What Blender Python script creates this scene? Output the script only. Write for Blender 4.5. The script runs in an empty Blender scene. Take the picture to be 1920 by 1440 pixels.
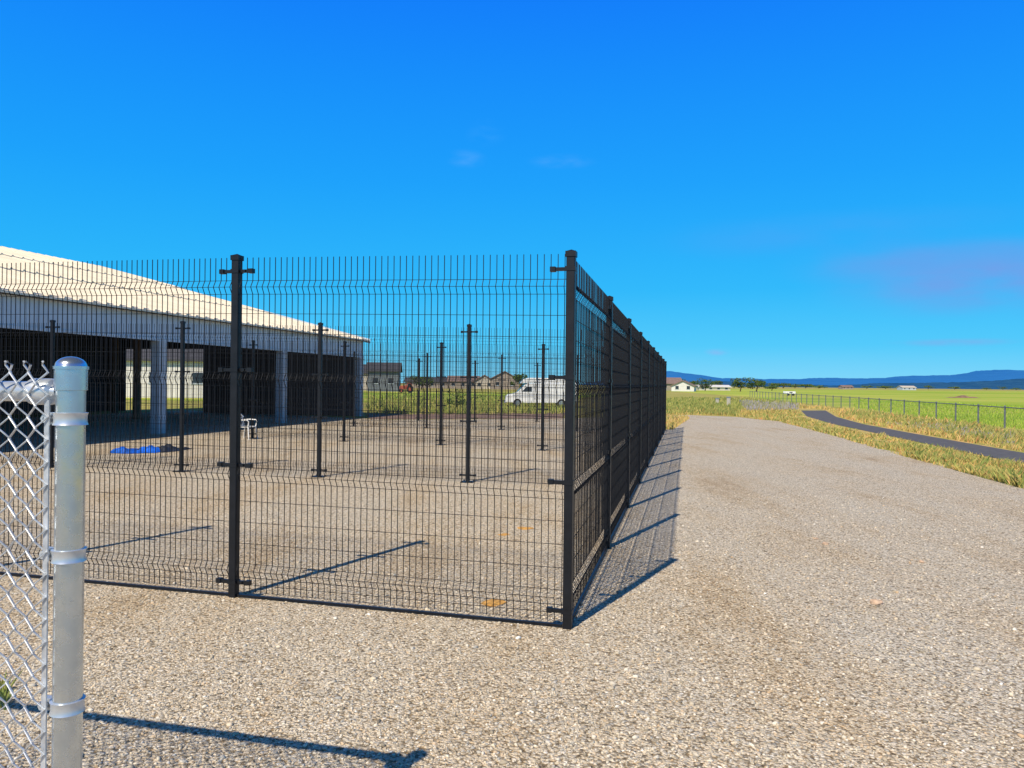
import bpy, bmesh, math, random
import numpy as np
from mathutils import Vector, Matrix
from mathutils import noise as mnoise
random.seed(7); rng = np.random.default_rng(7)
S = bpy.context.scene
COL = S.collection
PI = math.pi
CAMZ = 1.55; ROLL = -0.0105
# ------------------------------------------------------------------ placing
def ray(px, py):
    u = (px-960)/1440.0; v = (720-py)/1440.0
    r = Vector((math.cos(ROLL), 0, -math.sin(ROLL))); up = Vector((math.sin(ROLL), 0, math.cos(ROLL)))
    return u*r + Vector((0, 1, 0)) + v*up
def G(px, py):
    d = ray(px, py); t = -CAMZ/d.z
    return Vector((d.x*t, d.y*t, 0))
def at(px, py, Y):
    d = ray(px, py); t = Y/d.y
    return Vector((d.x*t, Y, CAMZ+d.z*t))
# ------------------------------------------------------------------ materials
def new_mat(name):
    m = bpy.data.materials.new(name); m.use_nodes = True
    nt = m.node_tree; b = nt.nodes['Principled BSDF']
    return m, nt, b
def ramp(nt, stops, interp='LINEAR'):
    r = nt.nodes.new('ShaderNodeValToRGB'); r.color_ramp.interpolation = interp
    el = r.color_ramp.elements
    while len(el) < len(stops): el.new(0.5)
    for e, (p, c) in zip(el, stops):
        e.position = p; e.color = (c[0], c[1], c[2], 1)
    return r
def M(name, col, rough=.6, metal=0, var=.15, scale=6, bump=0, coat=0, spec=.5, rvar=0):
    m, nt, b = new_mat(name)
    tc = nt.nodes.new('ShaderNodeTexCoord')
    n = nt.nodes.new('ShaderNodeTexNoise'); n.inputs['Scale'].default_value = scale; n.inputs['Detail'].default_value = 5
    nt.links.new(tc.outputs['Object'], n.inputs['Vector'])
    lo = [c*(1-var) for c in col]; hi = [min(1, c*(1+var)) for c in col]
    r = ramp(nt, [(.3, lo), (.7, hi)])
    nt.links.new(n.outputs['Fac'], r.inputs['Fac']); nt.links.new(r.outputs['Color'], b.inputs['Base Color'])
    b.inputs['Roughness'].default_value = rough; b.inputs['Metallic'].default_value = metal
    b.inputs['Specular IOR Level'].default_value = spec
    if rvar:
        mr = nt.nodes.new('ShaderNodeMapRange'); mr.inputs['From Min'].default_value = .3; mr.inputs['From Max'].default_value = .7
        mr.inputs['To Min'].default_value = rough+rvar; mr.inputs['To Max'].default_value = rough-rvar
        nt.links.new(n.outputs['Fac'], mr.inputs['Value']); nt.links.new(mr.outputs[0], b.inputs['Roughness'])
    if coat: b.inputs['Coat Weight'].default_value = coat
    if bump:
        bp = nt.nodes.new('ShaderNodeBump'); bp.inputs['Strength'].default_value = bump; bp.inputs['Distance'].default_value = .01
        nt.links.new(n.outputs['Fac'], bp.inputs['Height']); nt.links.new(bp.outputs['Normal'], b.inputs['Normal'])
    return m
def M_island(name, stops, rough=.8, trans=0):
    m, nt, b = new_mat(name)
    g = nt.nodes.new('ShaderNodeNewGeometry')
    r = ramp(nt, stops); nt.links.new(g.outputs['Random Per Island'], r.inputs['Fac'])
    nt.links.new(r.outputs['Color'], b.inputs['Base Color']); b.inputs['Roughness'].default_value = rough
    b.inputs['Specular IOR Level'].default_value = .2
    return m
def M_gravel():
    m, nt, b = new_mat('gravel'); L = nt.links.new
    tc = nt.nodes.new('ShaderNodeTexCoord')
    v = nt.nodes.new('ShaderNodeTexVoronoi'); v.inputs['Scale'].default_value = 62
    v2 = nt.nodes.new('ShaderNodeTexVoronoi'); v2.inputs['Scale'].default_value = 135
    wn = nt.nodes.new('ShaderNodeTexNoise'); wn.inputs['Scale'].default_value = 30
    mixv = nt.nodes.new('ShaderNodeVectorMath'); mixv.operation = 'MULTIPLY_ADD'; mixv.inputs[1].default_value = (.012, .012, .012)
    L(tc.outputs['Object'], wn.inputs['Vector']); L(wn.outputs['Color'], mixv.inputs[0]); L(tc.outputs['Object'], mixv.inputs[2])
    L(mixv.outputs[0], v.inputs['Vector']); L(mixv.outputs[0], v2.inputs['Vector'])
    stops = [(0, (.2, .17, .13)), (.2, (.56, .48, .36)), (.4, (.76, .66, .5)), (.55, (.4, .385, .355)), (.7, (.84, .76, .61)), (.85, (.68, .53, .35)), (1, (.97, .92, .82))]
    s1 = nt.nodes.new('ShaderNodeSeparateColor'); L(v.outputs['Color'], s1.inputs[0])
    s2 = nt.nodes.new('ShaderNodeSeparateColor'); L(v2.outputs['Color'], s2.inputs[0])
    r1 = ramp(nt, stops); r2 = ramp(nt, stops); L(s1.outputs[0], r1.inputs['Fac']); L(s2.outputs[0], r2.inputs['Fac'])
    mx = nt.nodes.new('ShaderNodeMix'); mx.data_type = 'RGBA'
    cl = nt.nodes.new('ShaderNodeMapRange'); cl.inputs['From Min'].default_value = .35; cl.inputs['From Max'].default_value = .65; L(s1.outputs[1], cl.inputs['Value']); L(cl.outputs[0], mx.inputs['Factor'])
    L(r1.outputs['Color'], mx.inputs['A']); L(r2.outputs['Color'], mx.inputs['B'])
    gp = ramp(nt, [(0, (1, 1, 1)), (.5, (1, 1, 1)), (.8, (.45, .4, .33))])
    L(v.outputs['Distance'], gp.inputs['Fac'])
    m1 = nt.nodes.new('ShaderNodeMix'); m1.data_type = 'RGBA'; m1.blend_type = 'MULTIPLY'; m1.inputs['Factor'].default_value = 1
    L(mx.outputs['Result'], m1.inputs['A']); L(gp.outputs['Color'], m1.inputs['B'])
    n1 = nt.nodes.new('ShaderNodeTexNoise'); n1.inputs['Scale'].default_value = .6; n1.inputs['Detail'].default_value = 9; n1.inputs['Roughness'].default_value = .68
    mp = nt.nodes.new('ShaderNodeMapping'); mp.inputs['Rotation'].default_value = (0, 0, .24); mp.inputs['Scale'].default_value = (1.6, .4, 1)
    L(tc.outputs['Object'], mp.inputs['Vector']); L(mp.outputs[0], n1.inputs['Vector'])
    tr = ramp(nt, [(.28, (.68, .56, .43)), (.4, (.93, .85, .74)), (.49, (1, .97, .93)), (.6, (1.0, 1.0, 1.0)), (.75, (1.03, 1.05, 1.07))]); L(n1.outputs['Fac'], tr.inputs['Fac'])
    m2 = nt.nodes.new('ShaderNodeMix'); m2.data_type = 'RGBA'; m2.blend_type = 'MULTIPLY'; m2.inputs['Factor'].default_value = .9
    L(m1.outputs['Result'], m2.inputs['A']); L(tr.outputs['Color'], m2.inputs['B'])
    sx = nt.nodes.new('ShaderNodeSeparateXYZ'); L(tc.outputs['Object'], sx.inputs[0])
    mr = nt.nodes.new('ShaderNodeMapRange'); mr.inputs['From Min'].default_value = 0; mr.inputs['From Max'].default_value = 3.5; mr.interpolation_type = 'SMOOTHSTEP'
    nx = nt.nodes.new('ShaderNodeMath'); nx.operation = 'MULTIPLY_ADD'; nx.inputs[1].default_value = 5; L(n1.outputs['Fac'], nx.inputs[0])
    sh = nt.nodes.new('ShaderNodeMath'); sh.operation = 'SUBTRACT'; sh.inputs[1].default_value = 2.5; L(sx.outputs['X'], sh.inputs[0]); L(sh.outputs[0], nx.inputs[2]); L(nx.outputs[0], mr.inputs['Value'])
    hs = nt.nodes.new('ShaderNodeHueSaturation'); hs.inputs['Saturation'].default_value = .85; hs.inputs['Value'].default_value = .98; L(m2.outputs['Result'], hs.inputs['Color'])
    m3 = nt.nodes.new('ShaderNodeMix'); m3.data_type = 'RGBA'; L(mr.outputs[0], m3.inputs['Factor']); L(m2.outputs['Result'], m3.inputs['A']); L(hs.outputs[0], m3.inputs['B'])
    L(m3.outputs['Result'], b.inputs['Base Color']); b.inputs['Roughness'].default_value = .95; b.inputs['Specular IOR Level'].default_value = .08
    h = nt.nodes.new('ShaderNodeMath'); h.operation = 'MULTIPLY_ADD'; h.inputs[1].default_value = -1
    L(v.outputs['Distance'], h.inputs[0]); 
    h2 = nt.nodes.new('ShaderNodeMath'); h2.operation = 'MULTIPLY'; h2.inputs[1].default_value = -.5; L(v2.outputs['Distance'], h2.inputs[0]); L(h2.outputs[0], h.inputs[2])
    bp = nt.nodes.new('ShaderNodeBump'); bp.inputs['Strength'].default_value = .85; bp.inputs['Distance'].default_value = .01
    L(h.outputs[0], bp.inputs['Height']); L(bp.outputs['Normal'], b.inputs['Normal'])
    return m
def M_land(name, stops, sx, sy, sc, spec=.05):
    m, nt, b = new_mat(name); L = nt.links.new
    tc = nt.nodes.new('ShaderNodeTexCoord'); mp = nt.nodes.new('ShaderNodeMapping'); mp.inputs['Scale'].default_value = (sx, sy, 1)
    n = nt.nodes.new('ShaderNodeTexNoise'); n.inputs['Scale'].default_value = sc; n.inputs['Detail'].default_value = 10; n.inputs['Roughness'].default_value = .65
    L(tc.outputs['Object'], mp.inputs['Vector']); L(mp.outputs[0], n.inputs['Vector'])
    r = ramp(nt, stops); L(n.outputs['Fac'], r.inputs['Fac']); L(r.outputs['Color'], b.inputs['Base Color'])
    b.inputs['Roughness'].default_value = .95; b.inputs['Specular IOR Level'].default_value = spec
    return m
MAT = dict(
 gravel=M_gravel(),
 stone=M_island('stone', [(0, (.17, .15, .12)), (.18, (.5, .43, .32)), (.45, (.76, .66, .5)), (.6, (.38, .37, .34)), (.8, (.84, .76, .62)), (.93, (.6, .43, .26)), (1, (.97, .93, .84))], .9),
 black=M('black_coat', (.008, .009, .012), .42, 0, .3, 20, spec=.35),
 blackwire=M('black_wire', (.006, .007, .01), .6, 0, .3, 20, spec=.2),
 galv=M('galvanised', (.56, .63, .7), .27, .92, .1, 22, .03, rvar=.07),
 bright=M('galvanised_bright', (.58, .62, .66), .34, .55, .1, 18),
 wire=M('galvanised_wire', (.56, .59, .63), .36, .5, .25, 40),
 fieldpost=M('weathered_steel', (.14, .16, .18), .7, .2, .2, 5),
 white=M('white_metal', (.5, .56, .62), .5, 0, .06, 2),
 column=M('column_metal', (.5, .52, .54), .55, 0, .08, 2),
 roof=M('cream_roof', (.72, .63, .48), .5, 0, .12, .8),
 dark=M('interior_shade', (.035, .038, .044), .9, 0, .4, 1.5),  # near-black colour stands in for the shade inside the building
 wood=M('dark_timber', (.13, .09, .06), .85, 0, .3, 3),
 asphalt=M('asphalt', (.1, .094, .096), .9, 0, .2, 5, .1),
 land=M_land('dry_grassland', [(.28, (.16, .21, .04)), (.42, (.31, .31, .07)), (.55, (.43, .36, .12)), (.7, (.24, .28, .06))], .05, .12, 2.0),
 verge=M_land('dry_soil', [(.3, (.4, .28, .12)), (.45, (.58, .41, .17)), (.58, (.3, .32, .08)), (.72, (.42, .35, .12))], 1, .6, 1.1),
 field=M_land('green_field', [(.3, (.2, .33, .03)), (.45, (.28, .4, .04)), (.54, (.48, .48, .1)), (.64, (.31, .42, .05)), (.76, (.52, .48, .13))], .006, .035, 1.5),
 hill=M_land('hill', [(.3, (.012, .1, .32)), (.5, (.022, .15, .42)), (.7, (.045, .21, .48))], .003, .003, 1.6),  # distance haze is put into the base colour as blue
 foothill_haze_tint=M_land('foothill_haze_tint', [(.3, (.008, .05, .13)), (.5, (.014, .08, .2)), (.62, (.05, .15, .24)), (.72, (.02, .09, .18))], .006, .006, 1.5),  # nearer layer, same haze blue in a darker tone
 dry=M_island('dry_blades', [(0, (.72, .48, .15)), (.22, (.56, .43, .14)), (.42, (.32, .34, .08)), (.66, (.68, .44, .19)), (.86, (.2, .25, .06)), (1, (.58, .24, .1))]),
 green=M_island('green_blades', [(0, (.15, .21, .05)), (.4, (.27, .31, .08)), (.7, (.48, .42, .13)), (1, (.1, .16, .04))]),
 crop=M_island('crop_blades', [(0, (.22, .36, .03)), (.5, (.31, .44, .04)), (1, (.44, .48, .09))]),
 purple=M_island('purple_blades', [(0, (.3, .27, .3)), (.4, (.36, .34, .38)), (.7, (.28, .3, .12)), (1, (.42, .34, .2))]),
 leaf=M_island('leaves', [(0, (.03, .06, .015)), (.5, (.07, .12, .025)), (1, (.12, .17, .035))]),
 bark=M('bark', (.09, .065, .045), .9, 0, .3, 4),
 brown_roof=M('brown_roof', (.22, .15, .13), .85, 0, .2, 2), grey_roof=M('grey_roof', (.06, .06, .07), .85, 0, .2, 2),
 cream=M('cream_siding', (.55, .5, .42), .8, 0, .08, 1), tan=M('tan_siding', (.34, .28, .23), .8, 0, .1, 1), grey=M('grey_siding', (.16, .18, .21), .8, 0, .1, 1),
 pale=M('pale_siding', (.7, .67, .64), .8, 0, .08, 1),
 glass=M('dark_glass', (.03, .04, .055), .12, 0, .2, 2), tyre=M('tyre', (.02, .02, .02), .8), chrome=M('rim', (.55, .55, .56), .35, .8),
 vanwhite=M('van_paint', (.88, .88, .88), .4, 0, .03, 1, 0, .3), stripe=M('stripe_grey', (.25, .28, .34), .4),
 plastic=M('white_plastic', (.8, .8, .78), .4, 0, .05, 4), tarp=M('blue_tarp', (.012, .12, .6), .45, 0, .5, 6, .4), darktarp=M('black_sheet', (.02, .025, .04), .5, 0, .3, 4, .3),
 red=M('red_paint', (.45, .1, .06), .5), rock=M('tan_rock', (.56, .4, .28), .9, 0, .25, 25, .4), rust=M('rusty_dirt', (.6, .32, .08), .95, 0, .3, 30, .5),
 mulch=M('brown_soil', (.24, .15, .1), .95, 0, .3, 1.5, .3),
)
# ------------------------------------------------------------------ mesh builder
class MB:
    def __init__(s): s.v = []; s.f = []
    def add(s, v, f):
        o = len(s.v); s.v += [tuple(p) for p in v]; s.f += [tuple(i+o for i in q) for q in f]
    def box(s, x0, x1, y0, y1, z0, z1, mat=None):
        v = [(x0,y0,z0),(x1,y0,z0),(x1,y1,z0),(x0,y1,z0),(x0,y0,z1),(x1,y0,z1),(x1,y1,z1),(x0,y1,z1)]
        if mat is not None: v = [mat @ Vector(p) for p in v]
        s.add(v, [(3,2,1,0),(4,5,6,7),(0,1,5,4),(1,2,6,5),(2,3,7,6),(3,0,4,7)])
    def tube(s, pts, r, n=8, cap=True):
        pts = [Vector(p) for p in pts]; rings = []
        for i, p in enumerate(pts):
            a = pts[max(0, i-1)]; b = pts[min(len(pts)-1, i+1)]; t = (b-a).normalized()
            ref = Vector((0,0,1)) if abs(t.z) < .9 else Vector((0,1,0))
            u = t.cross(ref).normalized(); w = u.cross(t)
            rr = r[i] if isinstance(r, (list, tuple)) else r
            rings.append([p + rr*(math.cos(2*PI*k/n)*u + math.sin(2*PI*k/n)*w) for k in range(n)])
        o = len(s.v)
        for q in rings: s.v += [tuple(x) for x in q]
        for i in range(len(pts)-1):
            for k in range(n):
                s.f.append((o+i*n+k, o+i*n+(k+1)%n, o+(i+1)*n+(k+1)%n, o+(i+1)*n+k))
        if cap:
            s.f.append(tuple(o+k for k in reversed(range(n)))); s.f.append(tuple(o+(len(pts)-1)*n+k for k in range(n)))
    def lathe(s, prof, n=24, c=(0,0,0)):
        o = len(s.v)
        for (r, z) in prof:
            for k in range(n): s.v.append((c[0]+r*math.cos(2*PI*k/n), c[1]+r*math.sin(2*PI*k/n), c[2]+z))
        for i in range(len(prof)-1):
            for k in range(n): s.f.append((o+i*n+k, o+i*n+(k+1)%n, o+(i+1)*n+(k+1)%n, o+(i+1)*n+k))
        s.f.append(tuple(o+k for k in reversed(range(n)))); s.f.append(tuple(o+(len(prof)-1)*n+k for k in range(n)))
    def prism(s, poly, y0, y1):
        n = len(poly); o = len(s.v)
        s.v += [(x, y0, z) for x, z in poly] + [(x, y1, z) for x, z in poly]
        s.f.append(tuple(o+i for i in range(n))); s.f.append(tuple(o+n+i for i in reversed(range(n))))
        for i in range(n): s.f.append((o+i, o+n+i, o+n+(i+1)%n, o+(i+1)%n))
    def build(s, name, mat, parent=None, smooth=False, bevel=0):
        me = bpy.data.meshes.new(name); me.from_pydata(s.v, [], s.f); me.update()
        bm = bmesh.new(); bm.from_mesh(me)
        bmesh.ops.recalc_face_normals(bm, faces=bm.faces)
        if bevel: bmesh.ops.bevel(bm, geom=list(bm.edges), offset=bevel, segments=2, affect='EDGES', profile=.5)
        bm.to_mesh(me); bm.free()
        if smooth:
            for p in me.polygons: p.use_smooth = True
            me.set_sharp_from_angle(angle=math.radians(32))
        o = bpy.data.objects.new(name, me); COL.objects.link(o); me.materials.append(mat)
        if parent: o.parent = parent
        return o
def rawmesh(name, v, f, mat, parent=None):
    me = bpy.data.meshes.new(name); me.from_pydata(v, [], f); me.update(); me.materials.append(mat)
    o = bpy.data.objects.new(name, me); COL.objects.link(o)
    if parent: o.parent = parent
    return o
def tag(o, label, cat, group=None, kind=None):
    o['label'] = label; o['category'] = cat
    if group: o['group'] = group
    if kind: o['kind'] = kind
    return o
def thing(name, label, cat, loc=(0,0,0), rz=0, group=None):
    o = bpy.data.objects.new(name, None); COL.objects.link(o); o.location = loc; o.rotation_euler = (0,0,rz); o.empty_display_size = .2
    return tag(o, label, cat, group)
def struct(o, label=None, cat=None):
    o['kind'] = 'structure'
    if label: o['label'] = label; o['category'] = cat
    return o
ORD = ['first','second','third','fourth','fifth','sixth','seventh','eighth','ninth','tenth']
# ------------------------------------------------------------------ ground
def sheet(name, pts, z, mat, label, cat, jitter=0, seg=.6):
    P = [Vector((p[0], p[1], 0)) for p in pts]; out = []
    for i, a in enumerate(P):
        b = P[(i+1) % len(P)]; n = max(1, int((b-a).length/seg)) if jitter else 1
        n = min(n, 80)
        for k in range(n):
            q = a.lerp(b, k/n)
            if jitter: q = q + Vector((random.uniform(-1,1), random.uniform(-1,1), 0))*jitter
            out.append((q.x, q.y, z))
    o = rawmesh(name, out, [tuple(range(len(out)))], mat)
    if o.data.polygons[0].normal.z < 0: o.data.flip_normals()
    return struct(o, label, cat)
sheet('ground', [(-9000,-60),(9000,-60),(9000,9000),(-9000,9000)], 0, MAT['land'], 'dry yellow green grassland reaching to the hills', 'ground')
edge = [G(1920,915), G(1700,855), G(1560,815), G(1460,790), G(1380,782), G(1290,778.5), G(1255,779.5), G(1000,786), G(720,787)]
sheet('gravel_road', [(-27,-8),(6.5,-8),(6.8,0),(7.3,6)] + [(p.x,p.y) for p in edge] + [(-16.9,40),(-27,0)], .008, MAT['gravel'], 'pale tan gravel yard and drive beside the black fence', 'gravel', .12)
f0 = G(2300,860); f1 = G(1890,806); f2 = G(1600,768); f3 = G(1400,744)
sheet('verge', [(6,-8),(16,-8),(f0.x,f0.y),(f1.x,f1.y),(f2.x,f2.y)]+[tuple(G(*q)[:2]) for q in ((1490,757),(1395,766),(1385,781),(1460,788),(1560,812),(1700,850),(1920,908))]+[(6.5,0)], .004, MAT['verge'], 'dry yellow soil of the verge around the asphalt path', 'verge')
pl = [(1502,770),(1513,781),(1560,795),(1640,812),(1720,829),(1800,846),(1920,871),(2300,950)]
pu = [(2300,924),(1920,850),(1800,829),(1700,811),(1620,796),(1568,782),(1548,770)]
sheet('path', [G(*p) for p in pl+pu], .012, MAT['asphalt'], 'dark asphalt footpath curving through the grass', 'path')
sheet('field', [(f0.x,f0.y),(f1.x,f1.y),(f2.x,f2.y),(f3.x,f3.y),(60,420),(900,900),(900,f0.y)], .008, MAT['field'], 'bright green crop field behind the low fence', 'field')
sheet('field', [(-60,62),(2,58),(18,140),(-80,150)], .006, MAT['field'], 'green meadow strip behind the yard', 'field')
sheet('soil_strip', [G(690,786.5), G(1058,785), G(1058,774), G(690,775)], .012, MAT['mulch'], 'brown soil strip along the far edge of the yard', 'soil', .1)
def hills(name, Y, prof, label, rough, depth, mat):
    nx, ny = 300, 10; v = []; f = []
    xs = np.linspace(prof[0][0], prof[-1][0], nx); hs = np.interp(xs, [p[0] for p in prof], [p[1] for p in prof])
    ph = rng.uniform(0, 6.28, 8)
    for j in range(ny):
        t = j/(ny-1); prf = math.sin(t*PI/2)
        for i in range(nx):
            X = (xs[i]-960)/1440*(Y+depth); y = Y + depth*t
            w = sum(math.sin(xs[i]*(.02*2**k)+ph[k]+t*3*k)/2**k for k in range(5))*rough + random.uniform(-.18,.18)*rough
            z = (hs[i]/1440*(Y+depth))*prf + (w*prf*(1 if hs[i] > 2 else 0)) - (2 if j == 0 else 0)
            v.append((X, y, max(z, -2)))
    for j in range(ny-1):
        for i in range(nx-1): f.append((j*nx+i, j*nx+i+1, (j+1)*nx+i+1, (j+1)*nx+i))
    o = rawmesh(name, v, f, mat)
    for p in o.data.polygons: p.use_smooth = True
    return struct(o, label, 'hills')
hills('hills', 5200, [(1080,0),(1180,14),(1250,28),(1300,24),(1350,16),(1420,12),(1500,15),(1560,18),(1640,21),(1720,22),(1780,24),(1830,33),(1880,37),(1930,38),(2100,42),(2500,20)], 'long forested hills tinted haze blue along the horizon', 8, 900, MAT['hill'])
hills('hills', 3600, [(1200,0),(1260,8),(1330,9),(1420,5),(1540,6),(1650,8),(1740,9),(1800,12),(1840,18),(1920,22),(2300,14),(2500,0)], 'lower dark foothills in front of the long hills', 6, 500, MAT['foothill_haze_tint'])
# ------------------------------------------------------------------ loose stones (stuff)
def ico():
    bm = bmesh.new(); bmesh.ops.create_icosphere(bm, subdivisions=1, radius=1)
    v = np.array([x.co[:] for x in bm.verts]); f = np.array([[q.index for q in p.verts] for p in bm.faces]); bm.free(); return v, f
IV, IF = ico()
def stones(n):
    nv = len(IV)
    ang = rng.uniform(-.62, .62, n); r = 1.9*np.exp(rng.uniform(0, 1.75, n))
    x = r*np.tan(ang)*1.0; y = r
    sz = rng.uniform(.0035, .0082, n)*(1+.9*(rng.random(n) > .96))
    a = rng.uniform(0, 6.28, n); st = rng.uniform(.6, 1.5, n)
    V = IV[None]*(1+rng.uniform(-.3, .3, (n, nv, 1)))
    X = V[:,:,0]*st[:,None]; Y = V[:,:,1]/st[:,None]; Z = V[:,:,2]*.65
    c, s = np.cos(a)[:,None], np.sin(a)[:,None]
    P = np.stack([(X*c-Y*s)*sz[:,None]+x[:,None], (X*s+Y*c)*sz[:,None]+y[:,None], Z*sz[:,None]+.008+.25*sz[:,None]], 2).reshape(-1,3)
    F = (IF[None]+np.arange(n)[:,None,None]*nv).reshape(-1)
    me = bpy.data.meshes.new('loose_gravel'); me.vertices.add(len(P)); me.vertices.foreach_set('co', P.ravel())
    nf = len(F)//3; me.loops.add(len(F)); me.loops.foreach_set('vertex_index', F.astype(np.int32)); me.polygons.add(nf)
    me.polygons.foreach_set('loop_start', np.arange(0, len(F), 3, dtype=np.int32)); me.polygons.foreach_set('loop_total', np.full(nf, 3, dtype=np.int32))
    me.update(); me.validate(); me.materials.append(MAT['stone'])
    o = bpy.data.objects.new('loose_gravel', me); COL.objects.link(o)
    tag(o, 'loose tan and grey gravel stones lying on the drive', 'gravel', kind='stuff')
stones(34000)
# ------------------------------------------------------------------ grass (stuff)
def inpoly(x, y, P):
    c = False; j = len(P)-1
    for i in range(len(P)):
        if (P[i][1] > y) != (P[j][1] > y) and x < (P[j][0]-P[i][0])*(y-P[i][1])/(P[j][1]-P[i][1])+P[i][0]: c = not c
        j = i
    return c
def grass(name, W, n, h0, h1, mat, label, lean=.5, patch=0.0):
    v = []; f = []; xs = [p[0] for p in W]; ys = [p[1] for p in W]; k = 0; tries = 0
    while k < n and tries < n*40:
        tries += 1
        px = random.uniform(min(xs), max(xs)); py = random.uniform(min(ys), max(ys))
        if not inpoly(px, py, W): continue
        g = G(px, py)
        nz = mnoise.noise(Vector((g.x*.8, g.y*.5, 3.1)))
        if patch and nz < -patch+random.uniform(-.25, .25): 
            if random.random() < .8: continue
        k += 1
        D = g.y; h = random.uniform(h0, h1)*random.uniform(.5, 1)*(1+.9*nz); w = .005+.0005*D; a = random.uniform(0, PI)
        cx, cy = math.cos(a)*w, math.sin(a)*w
        lx, ly = random.uniform(-lean, lean)*h, random.uniform(-lean, lean)*h
        o = len(v); v += [(g.x-cx, g.y-cy, 0), (g.x+cx, g.y+cy, 0), (g.x+cx*.6+lx*.4, g.y+cy*.6+ly*.4, h*.6), (g.x+lx, g.y+ly, h)]
        f += [(o, o+1, o+2), (o, o+2, o+3)]
    o = rawmesh(name, v, f, mat); tag(o, label, 'grass', kind='stuff')
road_e = [(1920,918),(1700,858),(1560,817),(1460,791),(1380,782)]
grass('dry_grass', road_e+[(1400,768),(1498,768),(1508,784),(1560,799),(1640,816),(1720,833),(1800,850),(1920,876)], 10000, .04, .15, MAT['dry'], 'golden dry grass verge between the gravel and the asphalt path', .7, .15)
grass('weeds', road_e+[(1400,768),(1498,768),(1508,786),(1560,801),(1640,818),(1720,835),(1800,852),(1920,879)], 5000, .04, .2, MAT['green'], 'green weeds among the yellow verge beside the gravel drive', .7, -.1)
grass('dry_grass', [(1552,769),(1570,781),(1620,794),(1700,809),(1800,827),(1920,848),(1920,812),(1890,808),(1600,770),(1500,758),(1480,765)], 9000, .06, .28, MAT['dry'], 'golden and orange weeds between the asphalt path and low fence', .6, .2)
grass('weeds', [(1920,846),(1920,815),(1760,795),(1600,772),(1575,780),(1720,807)], 5000, .08, .32, MAT['green'], 'green weeds along the far side of the asphalt path', .6, -.05)
grass('weeds', [(1250,778),(1290,777),(1380,780),(1400,768),(1500,766),(1480,755),(1400,746),(1250,746)], 9000, .08, .3, MAT['green'], 'mixed green weeds beyond the end of the gravel drive', .6, .2)
grass('dry_grass', [(1250,779),(1290,778),(1380,780),(1440,778),(1500,768),(1250,768)], 3000, .06, .2, MAT['dry'], 'yellow grass fringe at the far end of the gravel drive')
grass('lavender_weeds', [(1385,752),(1500,760),(1497,769),(1400,772)], 2500, .15, .4, MAT['purple'], 'greyish lavender weeds at the bend of the asphalt path')
grass('lavender_weeds', [(1660,797),(1760,814),(1900,837),(1900,823),(1740,798)], 1400, .1, .3, MAT['purple'], 'greyish lavender weeds by the low fence on the right')
grass('meadow_grass', [(690,778),(1060,777),(1060,742),(690,742)], 7000, .15, .45, MAT['green'], 'green meadow grass behind the fenced yard')
grass('crop', [(1600,765),(1890,803),(1920,806),(1920,762),(1600,748)], 7000, .1, .22, MAT['crop'], 'bright green crop growing behind the low fence')
grass('dry_grass', [(1246,806),(1262,806),(1292,786),(1292,782),(1248,782)], 1600, .06, .22, MAT['dry'], 'yellow weed patch at the far end of the black fence')
grass('weeds', [(0,1335),(14,1335),(14,1285),(0,1285)], 60, .04, .12, MAT['green'], 'small green weeds under the chain link fence')
# ------------------------------------------------------------------ black mesh fence
BEND = [.2, .88, 1.55, 2.2]
def panel_mesh(name, L, h0, h1, rail, parent, r=.0022, jit=0):
    H = 2.4; zs = [(.05, 0)]
    for b in BEND: zs += [(b-.048, 0), (b, -.026), (b+.048, 0)]
    zs += [(2.41, 0)]
    hz = [(.1, 0)]
    for b in BEND: hz += [(b-.048, 0), (b, -.026), (b+.048, 0)]
    hz += [(.39,0),(.54,0),(.69,0),(1.07,0),(1.215,0),(1.36,0),(1.735,0),(1.875,0),(2.015,0)]
    n = int(round((L-.08)/.045)); V = []; F = []
    hh = lambda x: (h0+(h1-h0)*x/L)/H
    for i in range(n+1):
        x = .04+(L-.08)*i/n+random.uniform(-jit, jit); k = hh(x); o = len(V)
        for (z, y) in zs:
            dx = random.uniform(-jit, jit)*.35
            V += [(x+dx-r, y-r, z*k), (x+dx+r, y-r, z*k), (x+dx+r, y+r, z*k), (x+dx-r, y+r, z*k)]
        for j in range(len(zs)-1):
            for q in range(4): F.append((o+j*4+q, o+j*4+(q+1)%4, o+j*4+4+(q+1)%4, o+j*4+4+q))
        F.append((o+3,o+2,o+1,o)); e = o+4*(len(zs)-1); F.append((e,e+1,e+2,e+3))
    for (z, y) in hz:
        y += 2*r; o = len(V); a, b = .03, L-.03; q_ = min(r, .0022)*.75
        for x in (a, b): V += [(x, y-q_, z*hh(x)-q_), (x, y+q_, z*hh(x)-q_), (x, y+q_, z*hh(x)+q_), (x, y-q_, z*hh(x)+q_)]
        for q in range(4): F.append((o+q, o+(q+1)%4, o+4+(q+1)%4, o+4+q))
        F.append((o+3,o+2,o+1,o)); F.append((o+4,o+5,o+6,o+7))
    return rawmesh(name, V, F, MAT['blackwire'], parent)
def panel(p0, p1, h0, h1, label, group, rail=False, name='mesh_panel', r=.0021, jit=.0004):
    d = p1-p0; L = d.length
    t = thing(name, label, 'fence panel', p0, math.atan2(d.y, d.x), group)
    panel_mesh('wire_mesh', L, h0, h1, rail, t, r, jit)
    if rail:
        m = MB(); m.box(.035, L-.035, -.01, .012, .014, .03); m.build('bottom_rail', MAT['black'], t)
    return t
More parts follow.
